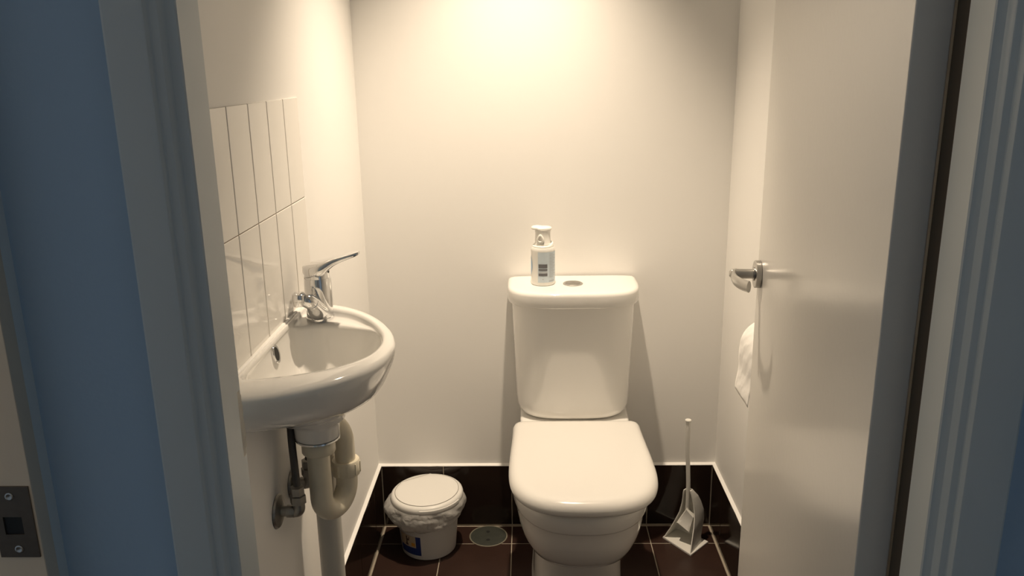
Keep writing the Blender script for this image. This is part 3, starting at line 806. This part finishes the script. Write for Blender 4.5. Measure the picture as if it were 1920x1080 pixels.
# interpolate levels smoothly
lv2 = []
for i in range(len(LV) - 1):
    for k in range(4):
        t = k / 4
        lv2.append((LV[i][0] + (LV[i + 1][0] - LV[i][0]) * t,) + tuple(lerp2(LV[i][m], LV[i + 1][m], t) for m in range(1, 5)))
lv2.append(LV[-1])
g = G(); R = []
for z, A, B, C, Dk in lv2:
    o = sect(A, B, C, Dk, z); i_ = sect(A, B, C, Dk, z, .0026)
    R.append(o + i_[::-1])
g.rings(R, True, True)
g.make('shell', M['whiteplastic'], parent=hold, angle=50)
base = [(.3900, -.0810), (.4552, -.1755), (.5190, -.1075), (.4430, -.0250)]
def bring(k, z):
    cx = sum(p[0] for p in base) / 4; cy = sum(p[1] for p in base) / 4
    return [(cx + (p[0] - cx) * k, cy + (p[1] - cy) * k, z) for p in base]
g = G(); g.rings([bring(1, 0.0005), bring(1, .0045), bring(.985, .0060)]); g.make('base', M['whiteplastic'], parent=hold, smooth=False)

brush = empty('toilet_brush', (.4535, -.1030, .008), 'white toilet brush with a long upright handle standing in its holder', 'toilet brush')
g = G(); g.tube([(.4545, -.1030, .10), (.4540, -.1035, .18), (.4500, -.1050, .25), (.4462, -.1070, .31), (.4450, -.1085, .355), (.4440, -.1090, .392)], [.0062, .0062, .0060, .0062, .0066, .0068], 24, sub=6)
g.lathe([(.0068, .3890), (.0088, .3905), (.0090, .3935), (.0080, .3950), (.003, .3955)], (.4440, -.1090), 28)
g.make('handle', M['whiteplastic'], parent=brush, angle=50)
g = G()
qa, qb, qc, qd = Vector((.4495, -.1150, .118)), Vector((.4215, -.1130, .070)), Vector((.4560, -.1350, .049)), Vector((.4700, -.1240, .094))
ex = Vector((.012, .030, -.006)); N_ = 10
def qpt(u, v_, d):
    p = (qa * (1 - u) + qb * u) * (1 - v_) + (qd * (1 - u) + qc * u) * v_
    nrm = (qb - qa).cross(qd - qa).normalized()
    return p + nrm * (-.006 * math.sin(PI * u) * .9) + ex * d
R = []
for d in (0, .15, 1.0):
    ins = {0: .06, .15: 0, 1.0: .05}[d]; ring = []
    edge = [(k / N_, 0) for k in range(N_)] + [(1, k / N_) for k in range(N_)] + [(1 - k / N_, 1) for k in range(N_)] + [(0, 1 - k / N_) for k in range(N_)]
    for u, v_ in edge: ring.append(qpt(ins + u * (1 - 2 * ins), ins + v_ * (1 - 2 * ins), d))
    R.append(ring)
R.insert(0, [qpt(.5 + (u - .5) * .5, .5 + (v_ - .5) * .5, 0) for u, v_ in edge])
g.rings(R); g.make('brush_head', M['whiteplastic'], parent=brush, angle=60)

# ------------------------------------------------------------------ toilet roll on a wall holder, half hidden by the door
rx, rz = .4975, .790; ry0, ry1 = -.712, -.604
roll = empty('toilet_roll', (rx, (ry0 + ry1) / 2, rz - .055), 'embossed white toilet roll with a hanging end, behind the door edge', 'toilet roll')
g = G(); g.axis([(.0205, 0), (.0535, .0), (.0545, .0012), (.0545, .1068), (.0535, .108), (.0205, .108)], (rx, ry0, rz), (0, 1, 0), 72, caps=False); g.make('roll', M['paper'], parent=roll, angle=40)
g = G(); g.axis([(.0190, .001), (.0205, .001), (.0205, .107), (.0190, .107)], (rx, ry0, rz), (0, 1, 0), 36, caps=False); g.make('core', M['labelcream'], parent=roll, label='cardboard core')
R = []
for k in range(29):
    if k <= 12:
        a = math.radians(95 + (180 - 95) * k / 12); x = rx + .0556 * math.cos(a); z = rz + .0556 * math.sin(a)
    else:
        t = (k - 12) / 16; x = rx - .0556 -   .005 * t * t - .001 * math.sin(t * 9); z = rz - .097 * t
    row = []
    for j in range(13):
        y = ry0 + .0005 + (ry1 - ry0 - .001) * j / 12
        dx = .0005 * noise.noise(Vector((y * 40, z * 30, 2))) if k > 10 else 0
        row.append((x + dx, y, z))
    R.append(row)
g = G(); n = 13
vv = [p for r in R for p in r]; ff = [(i * n + j, i * n + j + 1, (i + 1) * n + j + 1, (i + 1) * n + j) for i in range(28) for j in range(12)]
g.add(vv, ff); tail = g.make('loose_sheet', M['paper'], parent=roll, angle=60)
sd = tail.modifiers.new('thick', 'SOLIDIFY'); sd.thickness = .0008; sd.offset = 0
th = empty('toilet_roll_holder', (XR, ry1, rz), 'wall bracket carrying the toilet roll beside the door edge', 'roll holder')
g = G(); g.axis([(.020, 0), (.020, .006), (.018, .008)], (XR, ry1 + .016, rz), (-1, 0, 0), 32); g.make('wall_plate', M['chrome'], parent=th)
g = G(); g.tube([(XR - .006, ry1 + .016, rz), (XR - .030, ry1 + .016, rz), (rx + .012, ry1 + .016, rz), (rx, ry1 + .010, rz), (rx, ry1 - .010, rz), (rx, ry0 - .006, rz)], .006, 16, sub=6); g.make('arm', M['chrome'], parent=th)

# ------------------------------------------------------------------ recessed downlight
LX, LY = .03, -.36
dl = empty('ceiling_downlight', (LX, LY, ZC - .004), 'round recessed downlight in the ceiling above the toilet', 'downlight')
g = G(); g.lathe([(.030, ZC - .001), (.030, ZC - .004), (.044, ZC - .004), (.046, ZC - .001)], (LX, LY), 40, cap0=False, cap1=False); g.make('bezel', M['satin'], parent=dl)
g = G(); g.lathe([(.029, ZC - .0005), (.029, ZC - .0015), (.01, ZC - .002)], (LX, LY), 32); g.make('lamp', M['lamp'], parent=dl)

# ------------------------------------------------------------------ light
ld_ = bpy.data.lights.new('downlight_beam', 'SPOT'); lo = bpy.data.objects.new('downlight_beam', ld_); COL.objects.link(lo)
ld_.energy = 119; ld_.color = (1.0, .815, .605); ld_.shadow_soft_size = .022
ld_.spot_size = math.radians(80); ld_.spot_blend = .92
lo.location = (LX, LY, ZC - .03)
lo.rotation_euler = Vector((-.07, .02, -1)).to_track_quat('-Z', 'Y').to_euler()
l2 = bpy.data.lights.new('unseen_next_room_fill', 'POINT'); l2o = bpy.data.objects.new('unseen_next_room_fill', l2); COL.objects.link(l2o)
l2.energy = 6.5; l2.color = (1, .80, .58); l2.shadow_soft_size = .015; l2o.location = (-1.3, -1.622, 1.45)  # unseen warm fill, added to brighten the neighbouring frame's reveal
w = bpy.data.worlds.new('world'); scene.world = w; w.use_nodes = True
bg = w.node_tree.nodes['Background']; bg.inputs[0].default_value = (.55, .67, .78, 1); bg.inputs[1].default_value = .255
